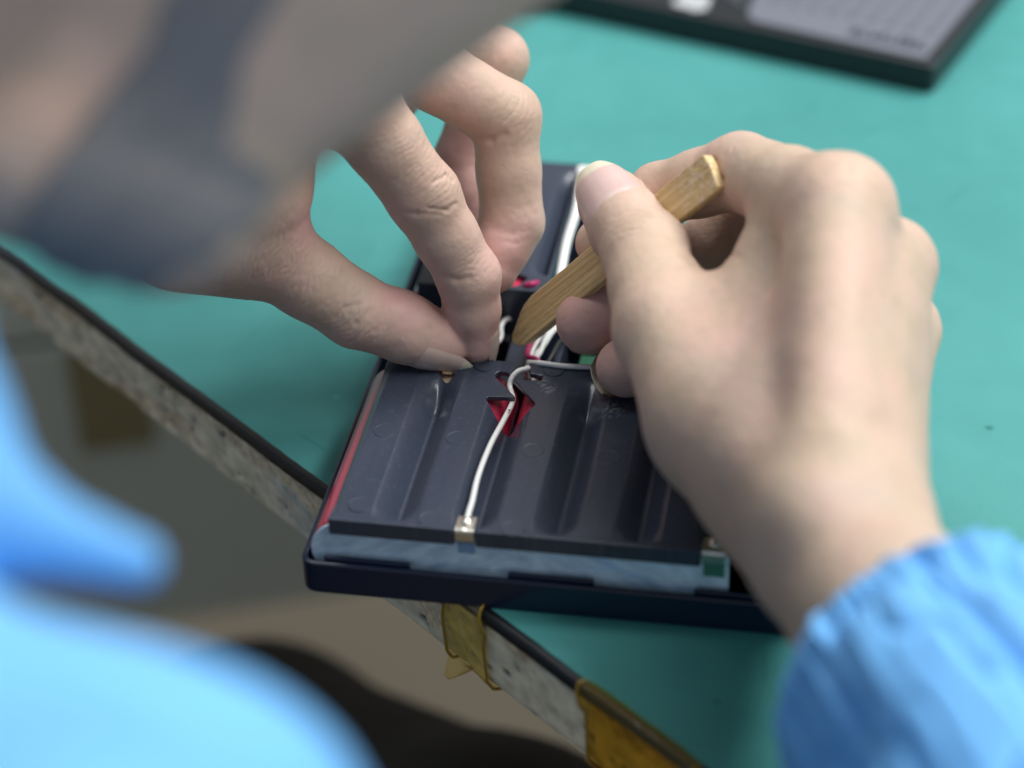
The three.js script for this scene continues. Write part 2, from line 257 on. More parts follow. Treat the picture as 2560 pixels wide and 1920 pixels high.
// ---------------------------------------------------------------- opened battery pack
const PITCH = 19.6;
{
  const pack = thing('battery_pack', 'opened dark battery pack with ribbed cell holders, red cells and white wires, under the hands', 'battery pack', [30, 0, -60]);
  const plastic = new THREE.MeshPhysicalMaterial({ color: rgb(0.040, 0.049, 0.074), roughness: 0.27 });
  const caseMat = new THREE.MeshPhysicalMaterial({ color: rgb(0.0045, 0.011, 0.036), roughness: 0.3 });
  const blackMat = std([0.008, 0.009, 0.011], 0.5), nickel = std([0.78, 0.74, 0.66], 0.22, { metalness: 1 });
  const wireWhite = std([0.80, 0.80, 0.78], 0.42), wireMagenta = std([0.42, 0.02, 0.12], 0.4);
  const redWrap = new THREE.MeshPhysicalMaterial({ color: rgb(0.52, 0.035, 0.085), roughness: 0.22, clearcoat: 0.4, clearcoatRoughness: 0.2 });
  // tray
  const outline = [[-23.6, 1.8], [101, 1.8], [101, -103], [25, -103], [25, -178], [-23.6, -178]];
  const inner = [[-22.0, 0.3], [99.4, 0.3], [99.4, -101.4], [23.4, -101.4], [23.4, -176.4], [-22.0, -176.4]];
  part('case_floor', prism(roundPoly(inner, 2.6), 0.4, 1.6, 0), caseMat, pack);
  part('case_wall', prism(roundPoly(outline, 4.2), 0, 9.6, 0.7, [roundPoly(inner, 2.6).reverse()]), caseMat, pack);
  for (const [x0, x1] of [[-17.5, 4], [28, 49], [73, 95]]) part('clip', box(x0, x1, 8.2, 10.7, -0.7, 0.55, 0.5), caseMat, pack);
  // cells
  const cellGeo = (x, z0, z1) => { const pts = [[0, 0], [6.4, 0], [7.2, 0.15], [8.6, 0.15], [9.2, 0.9], [9.2, z1 - z0 - 0.9], [8.6, z1 - z0 - 0.15], [7.2, z1 - z0 - 0.15], [0, z1 - z0]].map(([r, h]) => new THREE.Vector2(r, h)); const g = new THREE.LatheGeometry(pts, 40); g.rotateX(Math.PI / 2); g.translate(x, 11.5, z0); return g; };
  for (let i = 0; i < 6; i++) part('cell', cellGeo(i ? -9.8 + PITCH * i : -11.7, -67.5, -2.5), redWrap, pack);
  for (let i = 0; i < 2; i++) part('cell', cellGeo(-9.8 + PITCH * i, -171.5, -106.5), redWrap, pack);
  // pale blue insulating sheet over the cell ends
  {
    const s = new THREE.Shape(); s.moveTo(-12, 1.9); s.lineTo(90, 1.9); s.absarc(89, 11, 9.1, -Math.PI / 2, Math.PI / 2); s.lineTo(-12, 20.1); s.absarc(-12, 11, 9.1, Math.PI / 2, Math.PI * 1.5);
    const g = new THREE.ExtrudeGeometry(s, { depth: 0.5, bevelEnabled: true, bevelThickness: 0.2, bevelSize: 0.2, bevelOffset: -0.2, bevelSegments: 2, curveSegments: 20 }); g.translate(0, 0, -2.3);
    const tex = dataTex(512, 64, (u, v) => { const n = tile(u, v * 0.3, 5, 3) * 0.16 + tile(u, v, 15, 8) * 0.06, st = sstep(0.3, 0.6, tile(u, v * 0.4, 2.1, 30)) * 0.10; return [0.80 + n - st, 0.89 + n - st * 0.7, 0.96 + n * 0.8 - st * 0.3]; }, true); tex.repeat.set(1 / 110, 1 / 20);
    part('insulating_sheet', g, new THREE.MeshPhysicalMaterial({ map: tex, roughness: 0.45 }), pack);
  }
  // ribbed holders, one field each
  const Q = (a) => a;
  const arrowHole = [[13.81, -63.75], [14.59, -65.52], [16.23, -65.31], [18.13, -63.59], [17.79, -65.52], [18.71, -67.94], [17.79, -72.46], [20.94, -72.87], [21.48, -68.29], [22.33, -65.48], [25.85, -64.90], [25.84, -63.45], [18.14, -62.86], [25.81, -52.85], [25.86, -51.86], [21.19, -44.69], [16.23, -49.59], [13.61, -52.66], [13.55, -53.66], [21.20, -54.47]];
  const thumbHole = [[-3.51, -70.13], [-3.06, -65.53], [1.69, -60.72], [4.06, -66.45], [4.02, -71.10]];
  const mid = 0.5;
  function holder(x0, x1, zf, zb, flatFront, flatBack, holes, lips, plate, yTop = 22.5) {
    const T = 1.5;
    const hump = (x) => { const k = Math.floor((x + PITCH) / PITCH), c = -PITCH / 2 + k * PITCH, dx = Math.abs(x - c); const arc = dx < 11 ? Math.sqrt(Math.max(0.5, 121 - dx * dx)) - 11 : -8; const y = -dx * 0.012 - 6.4 * Math.pow(Math.max(0, dx - 4.0) / 5.8, 1.28); const e = 9.8 - dx; return y + 0.55 * Math.exp(-(e * e) / 0.16); };
    return (x, y, z) => {
      const fl = 1 - (1 - sstep(zf - flatFront, zf - flatFront - 8, z)) - (1 - sstep(zb + flatBack, zb + flatBack + 15, z));
      const ar = plate ? Math.max(Math.abs(x - plate[0]) - plate[1], Math.abs(z - plate[2]) - plate[3]) : 9, hz = clamp(fl) * hump(x) * sstep(-0.5, 3.5, ar);
      let top = yTop + hz - 0.25 * (1 - clamp(fl)) ;
      let d = Math.max((y - top) * 0.82, (top - T - y) * 0.82);
      let pl = Math.max(x0 - x, x - x1, z - zf, zb - z); d = Math.max(d, pl);
      for (const h of holes) if (x > h.bb[0] && x < h.bb[1] && z > h.bb[2] && z < h.bb[3]) d = Math.max(d, 0.25 - polyDist(h.p, x, z));
      // sides that reach down round the outer cell
      for (const [a, b, ya, yb, za, zb2] of lips) { const qx = Math.max(a - x, x - b), qy = Math.max(ya - y, y - yb), qz = Math.max(za - z, z - zb2); d = Math.min(d, Math.max(qx, qy, qz)); }
      return d;
    };
  }
  const H = (p) => { const r = roundPoly(p, 0.55, 2); return { p: r, bb: [Math.min(...r.map((a) => a[0])) - 2.5, Math.max(...r.map((a) => a[0])) + 2.5, Math.min(...r.map((a) => a[1])) - 2.5, Math.max(...r.map((a) => a[1])) + 2.5] }; };
  const frontField = holder(-15.75, 78.6, 0, -70.5, 0.5, 4.2, [H(arrowHole), H(thumbHole)], [
    [-15.75, 15.3, 17.6, 22.5, -1.3, 0], [20.4, 74.4, 17.6, 22.5, -1.3, 0], [-15.75, 10, 14, 22.3, -70.5, -69.2], [24, 78.6, 15, 22.3, -70.5, -69.2]], [20.3, 7.2, -60, 6.8]);
  const scuffed = (g) => {   // whitish rub marks and specks in the moulded plastic
    const P = g.attributes.position.array, C = new Float32Array(P.length), spots = [[...[27.58, -59.57], 4.5], [...[46.30, -52.55], 5], [...[25.27, -64.00], 3]];
    for (let i = 0; i < P.length; i += 3) {
      const x = P[i], z = P[i + 2]; let w = 0.12 * sstep(0.66, 0.8, noise(x * 1.7, 3, z * 1.7)); for (const [sx, sz, r] of spots) { const q = Math.hypot(x - sx, z - sz) / r; if (q < 1) w += (1 - q) * sstep(0.1, 0.5, noise(x * 1.4 + z, 5, z * 1.1 - x * 0.4)); }
      const dust = 0.10 * fbm(x * 0.09, 2, z * 0.03, 3) + 0.08 * fbm(x * 0.8, 6, z * 0.1, 2), k = 1 + dust; w = clamp(w); C[i] = lerp(0.040 * k, 0.16, w); C[i + 1] = lerp(0.049 * k, 0.175, w); C[i + 2] = lerp(0.074 * k, 0.20, w);
    }
    g.setAttribute('color', new THREE.BufferAttribute(C, 3)); return g;
  };
  const plasticWorn = new THREE.MeshPhysicalMaterial({ vertexColors: true, roughness: 0.24 });
  part('cell_holder', scuffed(netGeo(frontField, [-17, 13, -72], [80, 24, 1.2], 0.36, true, 1.5, 0.16)), plasticWorn, pack);
  const backField = holder(-15.75, 20.6, -104, -173, 7, 2, [H([[4.5, -108.4], [11.8, -106], [14, -110.5], [8, -112.5]])], [
    [-15.75, 20.6, 5, 22.2, -105.2, -104], [19.4, 20.6, 8, 22.2, -173, -104]]);
  part('cell_holder', netGeo(backField, [-17, 3, -174.2], [22, 24, -102.8], 0.45, true, 1.5, 0.2), plastic, pack);
  // moulding marks left by ejector pins: shallow discs with a fine rim
  for (const [x, z] of [[-9.70, -36.22], [9.15, -35.62], [28.82, -33.06], [48.05, -32.78], [10.23, -67.75], [28.54, -67.82], [-9.11, -6.28], [8.96, -3.20], [29.21, -2.45]]) {
    const g = new THREE.LatheGeometry([[0, -0.02], [2.62, -0.02], [2.66, 0.05], [2.8, 0.05], [2.86, -0.25]].map(([r, y]) => new THREE.Vector2(r, y)).reverse(), 40); g.translate(x, 22.53, z); part('pin_mark', g, plastic, pack);
  }
  // nickel tabs
  const tab = (x0, x1, name = 'nickel_tab') => {
    const pr = [[-5, 22.75], [-0.6, 22.75], [0.02, 22.6], [0.3, 22.0], [0.32, 19.4], [0.1, 18.8]], P = [];
    const g = sheet((u, v) => { const k = v * (pr.length - 1), i = Math.min(pr.length - 2, Math.floor(k)), f = k - i; return [lerp(x0, x1, u), lerp(pr[i][1], pr[i + 1][1], f) + 0.06 * noise(u * 4, v * 5, x0), lerp(pr[i][0], pr[i + 1][0], f)]; }, 10, 25);
    return part(name, g, new THREE.MeshPhysicalMaterial({ color: rgb(0.78, 0.75, 0.68), metalness: 1, roughness: 0.24, side: THREE.DoubleSide }), pack);
  };
  const tabs = [tab(15.6, 20.1), tab(74.8, 80.2)];
  for (const [i, x] of [17.85, 77.5].entries()) { const so = new THREE.SphereGeometry(1.35, 20, 12); so.scale(1, 0.55, 1.2); so.translate(x, 22.9, -3.4); part('solder_joint', so, nickel, tabs[i]); }
  part('tab_stub', box(15.8, 19.9, 14.5, 18.6, -1.5, -1.1, 0.1), std([0.22, 0.36, 0.55], 0.5), pack);
  part('tab_stub', box(75, 80, 14, 18.6, -1.5, -1.1, 0.1), std([0.05, 0.2, 0.14], 0.4), pack);
  part('end_block', box(80.4, 97.5, 2, 21.5, -68, -1.6, 0.6), caseMat, pack);
  part('cell_tab', box(-0.9, 4.4, 19.9, 20.9, -67.6, -65.6, 0.2), nickel, pack);
  part('cell_tab', box(-3.2, 5.6, 18.2, 18.9, -68.5, -61, 0.2), std([0.62, 0.46, 0.34], 0.4), pack);
  // sense wires
  const W = 0.72;
  part('wire', tube([[17.85, 22.9, -3.2], [17.9, 23.4, -6.5], [17.9, 23.3, -9.9], [17.5, 23.3, -19.9], [18.2, 23.3, -33.1], [19.5, 22.4, -45.2], [19.7, 20.4, -54.5], [19.3, 19.7, -57.8], [18.3, 19.5, -60.9], [17.6, 20.2, -62.7], [18.1, 21.6, -64.3], [19.5, 22.6, -65.8], [21.6, 22.2, -67.7], [20.5, 19.5, -71.5], [20, 14, -75]], W), wireWhite, pack);
  {   // small print on the wire
    for (const [u, v] of [[0, 0], [0.4, 1.1], [0.8, 2.2], [2.4, 6.6]]) { const p = [20.1, 22.9, -48.8]; part('print_mark', box(p[0] + u * -0.45 - 0.28, p[0] + u * -0.45 + 0.28, 22.45, 22.62, p[2] + v - 0.3, p[2] + v + 0.3, 0.05), std([0.25, 0.08, 0.12], 0.5), pack); }
  }
  part('wire', tube([[20, 14, -75], [19.4, 15.0, -81.2], [20.1, 15.0, -90.0], [22.1, 15.5, -97.3], [26.5, 16.0, -101.6], [34.0, 15.0, -107.5]], W), wireWhite, pack);
  part('wire', tube([[20.5, 16.0, -78.8], [22.0, 16.5, -82.6], [22.7, 17.0, -89.6], [24.5, 16.0, -98.0], [31.0, 15.5, -101.8], [39.4, 14.0, -105.1]], W), wireWhite, pack);
  part('wire', tube([[24, 13, -72], [22.2, 17.0, -78.9], [19.7, 17.0, -80.1], [18.7, 16.5, -84.4], [19.7, 16.0, -92.5], [20.9, 14.0, -100.4], [24.7, 12.0, -108.4]], 0.8), wireMagenta, pack);
  part('wire', tube([[1.3, 12.0, -87.4], [4.9, 12.0, -98.6], [7.1, 13.0, -92.3], [8.9, 14.0, -89.5], [9.7, 14.0, -92.3], [8.8, 14.0, -97.8], [9.3, 13.0, -102.7], [11.8, 10.0, -107.4]], 0.62), wireWhite, pack);
  part('wire', tube([[20.9, 20.0, -73.6], [24.9, 22.8, -69.8], [31.2, 23.1, -68.9], [37.8, 23.0, -69.5], [45.4, 22.0, -71.9]], 0.72), wireWhite, pack);
  part('wire', tube([[21.4, 23.0, -166.9], [21.6, 23.4, -158.8], [22.5, 23.2, -145.1], [22.2, 22.6, -129.8], [22.8, 22.4, -117.0], [23.1, 22.0, -111.7]], 1.3), wireWhite, pack);
  part('wire_clip', (() => { const p = [20.9, 23.0, -166.8]; return box(p[0] - 1.6, p[0] + 2.2, 20.5, 24.4, p[2] - 2, p[2] + 2, 0.8); })(), wireWhite, pack);
  part('wire', tube([[14.6, 22.5, -106.0], [16.2, 22.8, -106.4], [17.5, 21.0, -109.8], [18.7, 18.0, -114.0]], 0.9), wireMagenta, pack);
  part('wire', tube([[22, 12, -73], [21.0, 16.0, -80.8], [22.6, 16.5, -87.0], [24.4, 16.5, -94.6], [29.1, 15.0, -101.2], [37.0, 13.0, -104.0]], W), wireWhite, pack);
  part('wire', tube([[24.3, 15.0, -79.7], [25.4, 15.5, -84.5], [26.4, 15.0, -91.9], [29.8, 13.0, -100.4]], 0.66), blackMat, pack);
  part('wire', tube([[9.3, 9.0, -106.3], [13.1, 11.0, -106.1], [16.6, 12.0, -110.2], [20.5, 10.0, -117.8]], 0.66), wireWhite, pack);
  // fittings between the two cell blocks
  const pcb = part('circuit_board', box(31, 92, 5.2, 6.8, -97, -73, 0.1), std([0.012, 0.10, 0.05], 0.4), pack);
  part('chip', box(44, 54, 6.9, 8.8, -92, -82, 0.2), blackMat, pcb); part('chip', box(62, 67, 6.9, 8.2, -90, -80, 0.2), blackMat, pcb);
  part('divider', box(12.5, 19.5, 1.7, 13.5, -92, -72.5, 0.5), plastic, pack);
  part('divider', box(-20, 11, 1.7, 9.5, -101, -97.5, 0.5), blackMat, pack);
  part('divider', box(25.2, 27, 1.7, 12.5, -99, -72.5, 0.4), plastic, pack);
  { const s = new THREE.SphereGeometry(2.1, 20, 14); const p = [7.4, 14.0, -85.8]; s.scale(0.8, 1.2, 1); s.translate(p[0], p[1], p[2]); part('component', s, std([0.6, 0.05, 0.035], 0.3), pack); }
}

// ---------------------------------------------------------------- second pack lying behind, blurred
{
  const t = thing('spare_battery_pack', 'closed black battery pack with grey label and pale emblem, farther back on the mat', 'battery pack', [102.6, 0.0, -299.3]);
  const A = [-19.82, -314.17], B = [120.99, -267.32], C = [144.41, -334.42];
  const l1 = Math.hypot(B[0] - A[0], B[1] - A[1]), e1 = [(B[0] - A[0]) / l1, (B[1] - A[1]) / l1], e2 = [e1[1], -e1[0]];
  const at2 = (a, b) => [B[0] - e1[0] * a + e2[0] * b, B[1] - e1[1] * a + e2[1] * b];
  const dark = std([0.010, 0.013, 0.016], 0.4);
  part('shell', prism(roundPoly([at2(0, 0), at2(0, 150), at2(230, 150), at2(230, 0)].reverse(), 3), 0.004, 10.4, 0.9), dark, t);
  part('label_plate', prism(roundPoly([at2(4, 3), at2(4, 140), at2(96, 140), at2(70, 9), at2(66, 4.5)].reverse(), 1.5), 10.42, 10.9, 0.1), std([0.14, 0.15, 0.185], 0.42), t);
  part('label_plate', prism(roundPoly([at2(74, 12), at2(100, 140), at2(125, 140), at2(88, 22)].reverse(), 1.5), 10.42, 10.9, 0.1), std([0.05, 0.056, 0.07], 0.4), t);
  for (let k = 0; k < 9; k++) part('rib', prism([at2(8 + k * 7, 20), at2(8 + k * 7, 136), at2(10.5 + k * 7, 136), at2(10.5 + k * 7, 20)].reverse(), 10.91, 11.4, 0.2), std([0.12, 0.13, 0.16], 0.35), t);
  const em = [0, 1, 2, 3].map((k) => { const c = new THREE.CylinderGeometry(4.2 - k * 0.6, 4.2 - k * 0.6, 0.4, 24); const p = at2(88 + (k % 2) * 5, 7 + (k > 1 ? 5 : 0)); c.translate(p[0], 10.7 + k * 0.02, p[1]); return c; });
  part('emblem', mergeGeometries(em), std([0.42, 0.43, 0.44], 0.6), t);
  const r = rng(5); let a = 33;
  while (a > 6) { const w = 1.4 + r() * 1.8, hh = 3 + r() * 3.5; part('print_mark', prism([at2(a, 8 + r()), at2(a - w, 8), at2(a - w, 8 + hh), at2(a, 8 + hh)].reverse(), 10.92, 11.0, 0), std([0.012, 0.014, 0.03], 0.5), t); a -= w + 0.8; }
}

// ---------------------------------------------------------------- bamboo stick
{
  const a = V([14.9, 21.7, -83.1]), b = V([69.6, 84.9, -69.1]), dir = b.clone().sub(a), L = dir.length(); dir.normalize();
  const view = V([-0.1608, -0.5872, -0.7933]); let face = view.clone().negate(); face.addScaledVector(dir, -face.dot(dir)).normalize();
  const side0 = new THREE.Vector3().crossVectors(dir, face).normalize();
  // turned a little so that the lower narrow side shows
  const ang = -0.42, nf = face.clone().multiplyScalar(Math.cos(ang)).addScaledVector(side0, Math.sin(ang)), sd = new THREE.Vector3().crossVectors(nf, dir).normalize();
  const W2 = 4.3, T2 = 1.6;
  const s = thing('bamboo_stick', 'flat bamboo stick with a chamfered tip held in the right hand', 'stick', [a.x, a.y, a.z]);
  const lx = (p) => [p.x - a.x, p.y - a.y, p.z - a.z];
  // outline in (along, across): across positive = upper edge in the picture
  const out = [[-0.6, -1.6], [0.6, -3.6], [3.2, -4.8], [5, -5.0], [L - 1.4, -5.0], [L - 0.2, -4.4], [L, -1.8], [L + 0.2, 1.9], [L - 0.4, 4.6], [L - 1.4, 5.0], [13, 5.0], [9.5, 4.4], [3.5, 1.6], [0.3, -0.2]];
  const field = (x, y, z) => {
    const px = x - a.x, py = y - a.y, pz = z - a.z;
    const l = px * dir.x + py * dir.y + pz * dir.z, c = px * sd.x + py * sd.y + pz * sd.z, n = px * nf.x + py * nf.y + pz * nf.z;
    const gr = 0.10 * noise(c * 1.6, l * 0.05, n * 1.5) + 0.06 * noise(c * 4, l * 0.12, n * 3);
    const rough = 0.22 * Math.max(0, noise(l * 0.9, c * 0.9, 3)) * sstep(L - 13, L - 4, l) * sstep(-0.5, 1, n);
    const tt = T2 * (0.55 + 0.45 * sstep(0, 9, l));
    const d2 = polyDist(out, l, c), dn = Math.abs(n) - tt;
    const qx = d2 + 0.4, qn = dn + 0.4;
    return Math.hypot(Math.max(qx, 0), Math.max(qn, 0)) + Math.min(Math.max(qx, qn), 0) - 0.4 + gr * 0.7 + rough;
  };
  const lo = [Math.min(a.x, b.x) - 8, Math.min(a.y, b.y) - 8, Math.min(a.z, b.z) - 8], hi = [Math.max(a.x, b.x) + 8, Math.max(a.y, b.y) + 8, Math.max(a.z, b.z) + 8];
  const m = nets(field, lo, hi, 0.42, true, 1.4), C = new Float32Array(m.P.length);
  for (let i = 0; i < m.P.length; i += 3) {
    const px = m.P[i] - a.x, py = m.P[i + 1] - a.y, pz = m.P[i + 2] - a.z; const l = px * dir.x + py * dir.y + pz * dir.z, c = px * sd.x + py * sd.y + pz * sd.z, n = px * nf.x + py * nf.y + pz * nf.z;
    const f = noise(c * 2.1, l * 0.035, n * 2.1) * 0.5 + noise(c * 5.2, l * 0.06, n * 5) * 0.35 + noise(c * 0.7, l * 0.02, 4) * 0.35;
    const sc = sstep(0.15, 0.5, noise(l * 0.8, c * 1.5, 8) + noise(l * 2, c * 2.6, 1) * 0.5) * sstep(L - 15, L - 9, l) * sstep(0.3, 1.1, n);
    const k = 1 + f * 0.42; C[i] = lerp(0.66 * k, 0.74, sc); C[i + 1] = lerp(0.48 * k * (1 + f * 0.1), 0.57, sc); C[i + 2] = lerp(0.235 * k * (1 + f * 0.25), 0.40, sc);
  }
  part('shaft', bufferGeo(m.P, m.I, netNormals(field, m.P, 0.2), C), new THREE.MeshPhysicalMaterial({ vertexColors: true, roughness: 0.42 }), s);
}

// ---------------------------------------------------------------- the worker
{
  const person = thing('person', 'worker in a bright blue smock bending over the bench, both hands on the battery pack', 'person', [60, -720, 330]);
  const rc = (px, py, pz, b) => { // tapered capsule; b = [ax,ay,az,bx,by,bz,ra,rb]
    const dx = b[3] - b[0], dy = b[4] - b[1], dz = b[5] - b[2], wx = px - b[0], wy = py - b[1], wz = pz - b[2];
    let t = (wx * dx + wy * dy + wz * dz) / (dx * dx + dy * dy + dz * dz || 1e-9); t = t < 0 ? 0 : t > 1 ? 1 : t;
    const ex = wx - dx * t, ey = wy - dy * t, ez = wz - dz * t; return Math.sqrt(ex * ex + ey * ey + ez * ez) - (b[6] + (b[7] - b[6]) * t);
  };
  const bone = (a, ra, b, rb) => [...a, ...b, ra, rb];
  const chain = (...pts) => { const o = []; for (let i = 0; i + 3 < pts.length; i += 2) o.push(bone(pts[i], pts[i + 1], pts[i + 2], pts[i + 3])); return o; };
  const smin = (a, b, k) => { const h = k - Math.abs(a - b); return h <= 0 ? Math.min(a, b) : Math.min(a, b) - h * h / (4 * k); };
  // a finger from its joints, thinner between them
  function finger(...pts) {
    const o = []; for (let i = 0; i + 3 < pts.length; i += 2) {
      const a = pts[i], ra = pts[i + 1], b = pts[i + 2], rb = pts[i + 3], m = [0, 1, 2].map((k) => (a[k] + b[k]) / 2), rm = (ra + rb) / 2 * (i + 4 >= pts.length ? 1.0 : 0.95);
      o.push(bone(a, ra, m, rm), bone(m, rm, b, rb));
    } return o;
  }
  function handField(h) {
    return (x, y, z) => {
      let P = 1e9; for (const b of h.palm) P = smin(P, rc(x, y, z, b), h.kp || 9);
      let all = P;
      for (const f of h.fingers) { let d = 1e9; for (const b of f.b) d = smin(d, rc(x, y, z, b), f.kb || 2.2); all = smin(all, smin(P, d, f.k || 6), 0.8); }
      return all;
    };
  }
  const C0 = [115.7, 376.4, 418.0];
  // fine skin relief: noise, folds over the knuckles, single creases
  function relief(h, P, N) {
    const out = new Float32Array(P.length);
    for (let i = 0; i < P.length; i += 3) {
      const x = P[i], y = P[i + 1], z = P[i + 2], nx = N[i], ny = N[i + 1], nz = N[i + 2];
      let d = 0.42 * fbm(x * 0.075, y * 0.075, z * 0.075, 2) + 0.05 * noise(x * 0.55, y * 0.55, z * 0.55) - 0.05 * Math.pow(1 - Math.abs(noise(x * 0.62 + 0.4 * noise(x, y, z), y * 0.62, z * 0.62)), 7) - 0.035 * Math.pow(1 - Math.abs(noise(x * 1.15, y * 1.15 + 9, z * 1.15)), 6);
      for (const w of h.folds || []) {
        const ox = x - w.c[0], oy = y - w.c[1], oz = z - w.c[2]; if (ox * ox + oy * oy + oz * oz > w.R2) continue;
        const s = ox * w.a[0] + oy * w.a[1] + oz * w.a[2], l = ox * w.t[0] + oy * w.t[1] + oz * w.t[2], up = nx * w.n[0] + ny * w.n[1] + nz * w.n[2];
        if (up < 0) continue;
        const win = Math.exp(-((s / w.len) ** 2) - (l / w.wid) ** 2) * sstep(0.05, 0.45, up);
        const ph = s + 1.5 * noise(s * 0.22 + w.seed, l * 0.30, w.seed) + 0.5 * noise(s * 0.8, l * 0.8, w.seed + 4) + w.bow * l * l;
        const g = Math.pow(0.5 + 0.5 * Math.cos(ph / w.sp * 6.2832), 4) * (0.55 + 0.45 * noise(s * 0.5, l * 0.25, w.seed + 9));
        d -= w.dep * win * g; d += (w.swell || 0) * win;
      }
      for (const c of h.creases || []) {
        const up = nx * c.n[0] + ny * c.n[1] + nz * c.n[2]; if (up < -0.1) continue;
        const wob = 0.35 * noise(x * 0.35, y * 0.35, z * 0.35 + c.w);
        for (let k = 0; k + 1 < c.p.length; k++) {
          const A = c.p[k], B = c.p[k + 1]; let ex = B[0] - A[0], ey = B[1] - A[1], ez = B[2] - A[2], wx = x - A[0], wy = y - A[1], wz = z - A[2];
          if (wx * wx + wy * wy + wz * wz > 2500) continue;
          const en = ex * c.n[0] + ey * c.n[1] + ez * c.n[2], wn = wx * c.n[0] + wy * c.n[1] + wz * c.n[2]; if (Math.abs(wn) > 16) continue;
          ex -= en * c.n[0]; ey -= en * c.n[1]; ez -= en * c.n[2]; wx -= wn * c.n[0]; wy -= wn * c.n[1]; wz -= wn * c.n[2];
          const t = clamp((wx * ex + wy * ey + wz * ez) / (ex * ex + ey * ey + ez * ez)), q = Math.hypot(wx - ex * t, wy - ey * t, wz - ez * t) + wob * 0.5;
          d -= c.dep * Math.exp(-((q / c.w) ** 2)) * (c.p.length > 2 ? 1 : Math.sin(Math.PI * (0.15 + 0.7 * t)));
        }
      }
      out[i] = x + nx * d; out[i + 1] = y + ny * d; out[i + 2] = z + nz * d;
    }
    return out;
  }
  const TONE = [0.58, 0.42, 0.325], PINK = [0.61, 0.355, 0.33], YELL = [0.56, 0.425, 0.305], VEIN = [0.36, 0.36, 0.33];
  function skinColour(h, P) {
    const C = new Float32Array(P.length);
    for (let i = 0; i < P.length; i += 3) {
      const x = P[i], y = P[i + 1], z = P[i + 2]; let pk = 0;
      for (const [c, r, v] of h.pink || []) { const q = Math.hypot(x - c[0], y - c[1], z - c[2]) / r; if (q < 2) pk = Math.max(pk, v * Math.exp(-q * q * 1.3)); }
      const m = fbm(x * 0.085, y * 0.085, z * 0.085, 3), f = fbm(x * 0.5, y * 0.5, z * 0.5, 3), sp = Math.max(0, noise(x * 0.33 + 40, y * 0.33, z * 0.33) - 0.55), ye = clamp(0.5 + 1.3 * fbm(x * 0.06 + 17, y * 0.06, z * 0.06, 2)), k = 1 + 0.13 * m + 0.07 * f - 0.25 * sp; pk = clamp(pk + 0.42 * m + 0.16 * f + (h.base || 0.1));
      const vein = Math.pow(1 - Math.abs(noise(x * 0.028 + 3, y * 0.028, z * 0.028 + 0.4 * noise(x * 0.05, y * 0.05, z * 0.05))), 14) * 0.16;
      for (let j = 0; j < 3; j++) C[i + j] = lerp(lerp(lerp(TONE[j], YELL[j], ye * 0.6), PINK[j], pk) * k, VEIN[j], vein);
    }
    return C;
  }
  function skinGeo(f, h, lo, hi, cell, slack = 1.2) {
    const m = nets(f, lo, hi, cell, true, slack), N0 = netNormals(f, m.P, cell * 0.8), P = relief(h, m.P, N0);
    const g = bufferGeo(P, m.I, null, skinColour(h, m.P)); return g;   // normals from the relief itself
  }
  const bounds = (bones, pad) => { const lo = [1e9, 1e9, 1e9], hi = [-1e9, -1e9, -1e9]; for (const b of bones) for (const [o, r] of [[0, b[6]], [3, b[7]]]) for (let k = 0; k < 3; k++) { lo[k] = Math.min(lo[k], b[o + k] - r - pad); hi[k] = Math.max(hi[k], b[o + k] + r + pad); } return [lo, hi]; };
  const nrm = (a) => { const l = Math.hypot(...a); return a.map((x) => x / l); };
  const sub = (a, b) => [a[0] - b[0], a[1] - b[1], a[2] - b[2]], dot = (a, b) => a[0] * b[0] + a[1] * b[1] + a[2] * b[2], cross = (a, b) => [a[1] * b[2] - a[2] * b[1], a[2] * b[0] - a[0] * b[2], a[0] * b[1] - a[1] * b[0]];
  const eyeDir = (p) => nrm(sub(C0, p));
  function fold(c, from, to, n, len, wid, sp, dep, seed, bow = 0, swell = 0) { const a = nrm(sub(to, from)); let m = sub(n, a.map((q) => q * dot(n, a))); m = nrm(m); return { c, a, n: m, t: cross(a, m), len, wid, sp, dep, seed, bow, swell, R2: (Math.max(len, wid) * 2.4) ** 2 }; }
  const crease = (pts, w, dep) => ({ p: pts, n: eyeDir(pts[0]), w, dep });

  // ---- left hand: thumb and index pinching, the others curled behind
  const L = {
    th: [[-62.4, 70.5, -54.4], [-44.9, 60.3, -59.2], [-22.1, 38.9, -64.4], [-0.6, 26.2, -69.4]],
    ix: [[-23.1, 99.8, -72.7], [-5.3, 68.1, -75.5], [5.5, 45.2, -74.6], [6.6, 26.1, -73.3]],
    mi: [[-22.3, 101.8, -97.0], [10.6, 74.9, -106.5], [13.2, 48.6, -96.3], [9.5, 39.6, -87.6]],
    ri: [[-25.4, 100.8, -120.9], [2.5, 75.8, -135.7], [-5.2, 50.9, -123.3], [2.5, 39.0, -108.5]],
    pi: [[-31.2, 98.0, -142.8], [-18.2, 77.1, -155.2], [-22.2, 64.2, -148.7], [-25.8, 61.0, -136.7]],
    wr: [-66.6, 107.5, -58.2], fo: [-127.8, 103.9, -36.8],
  };
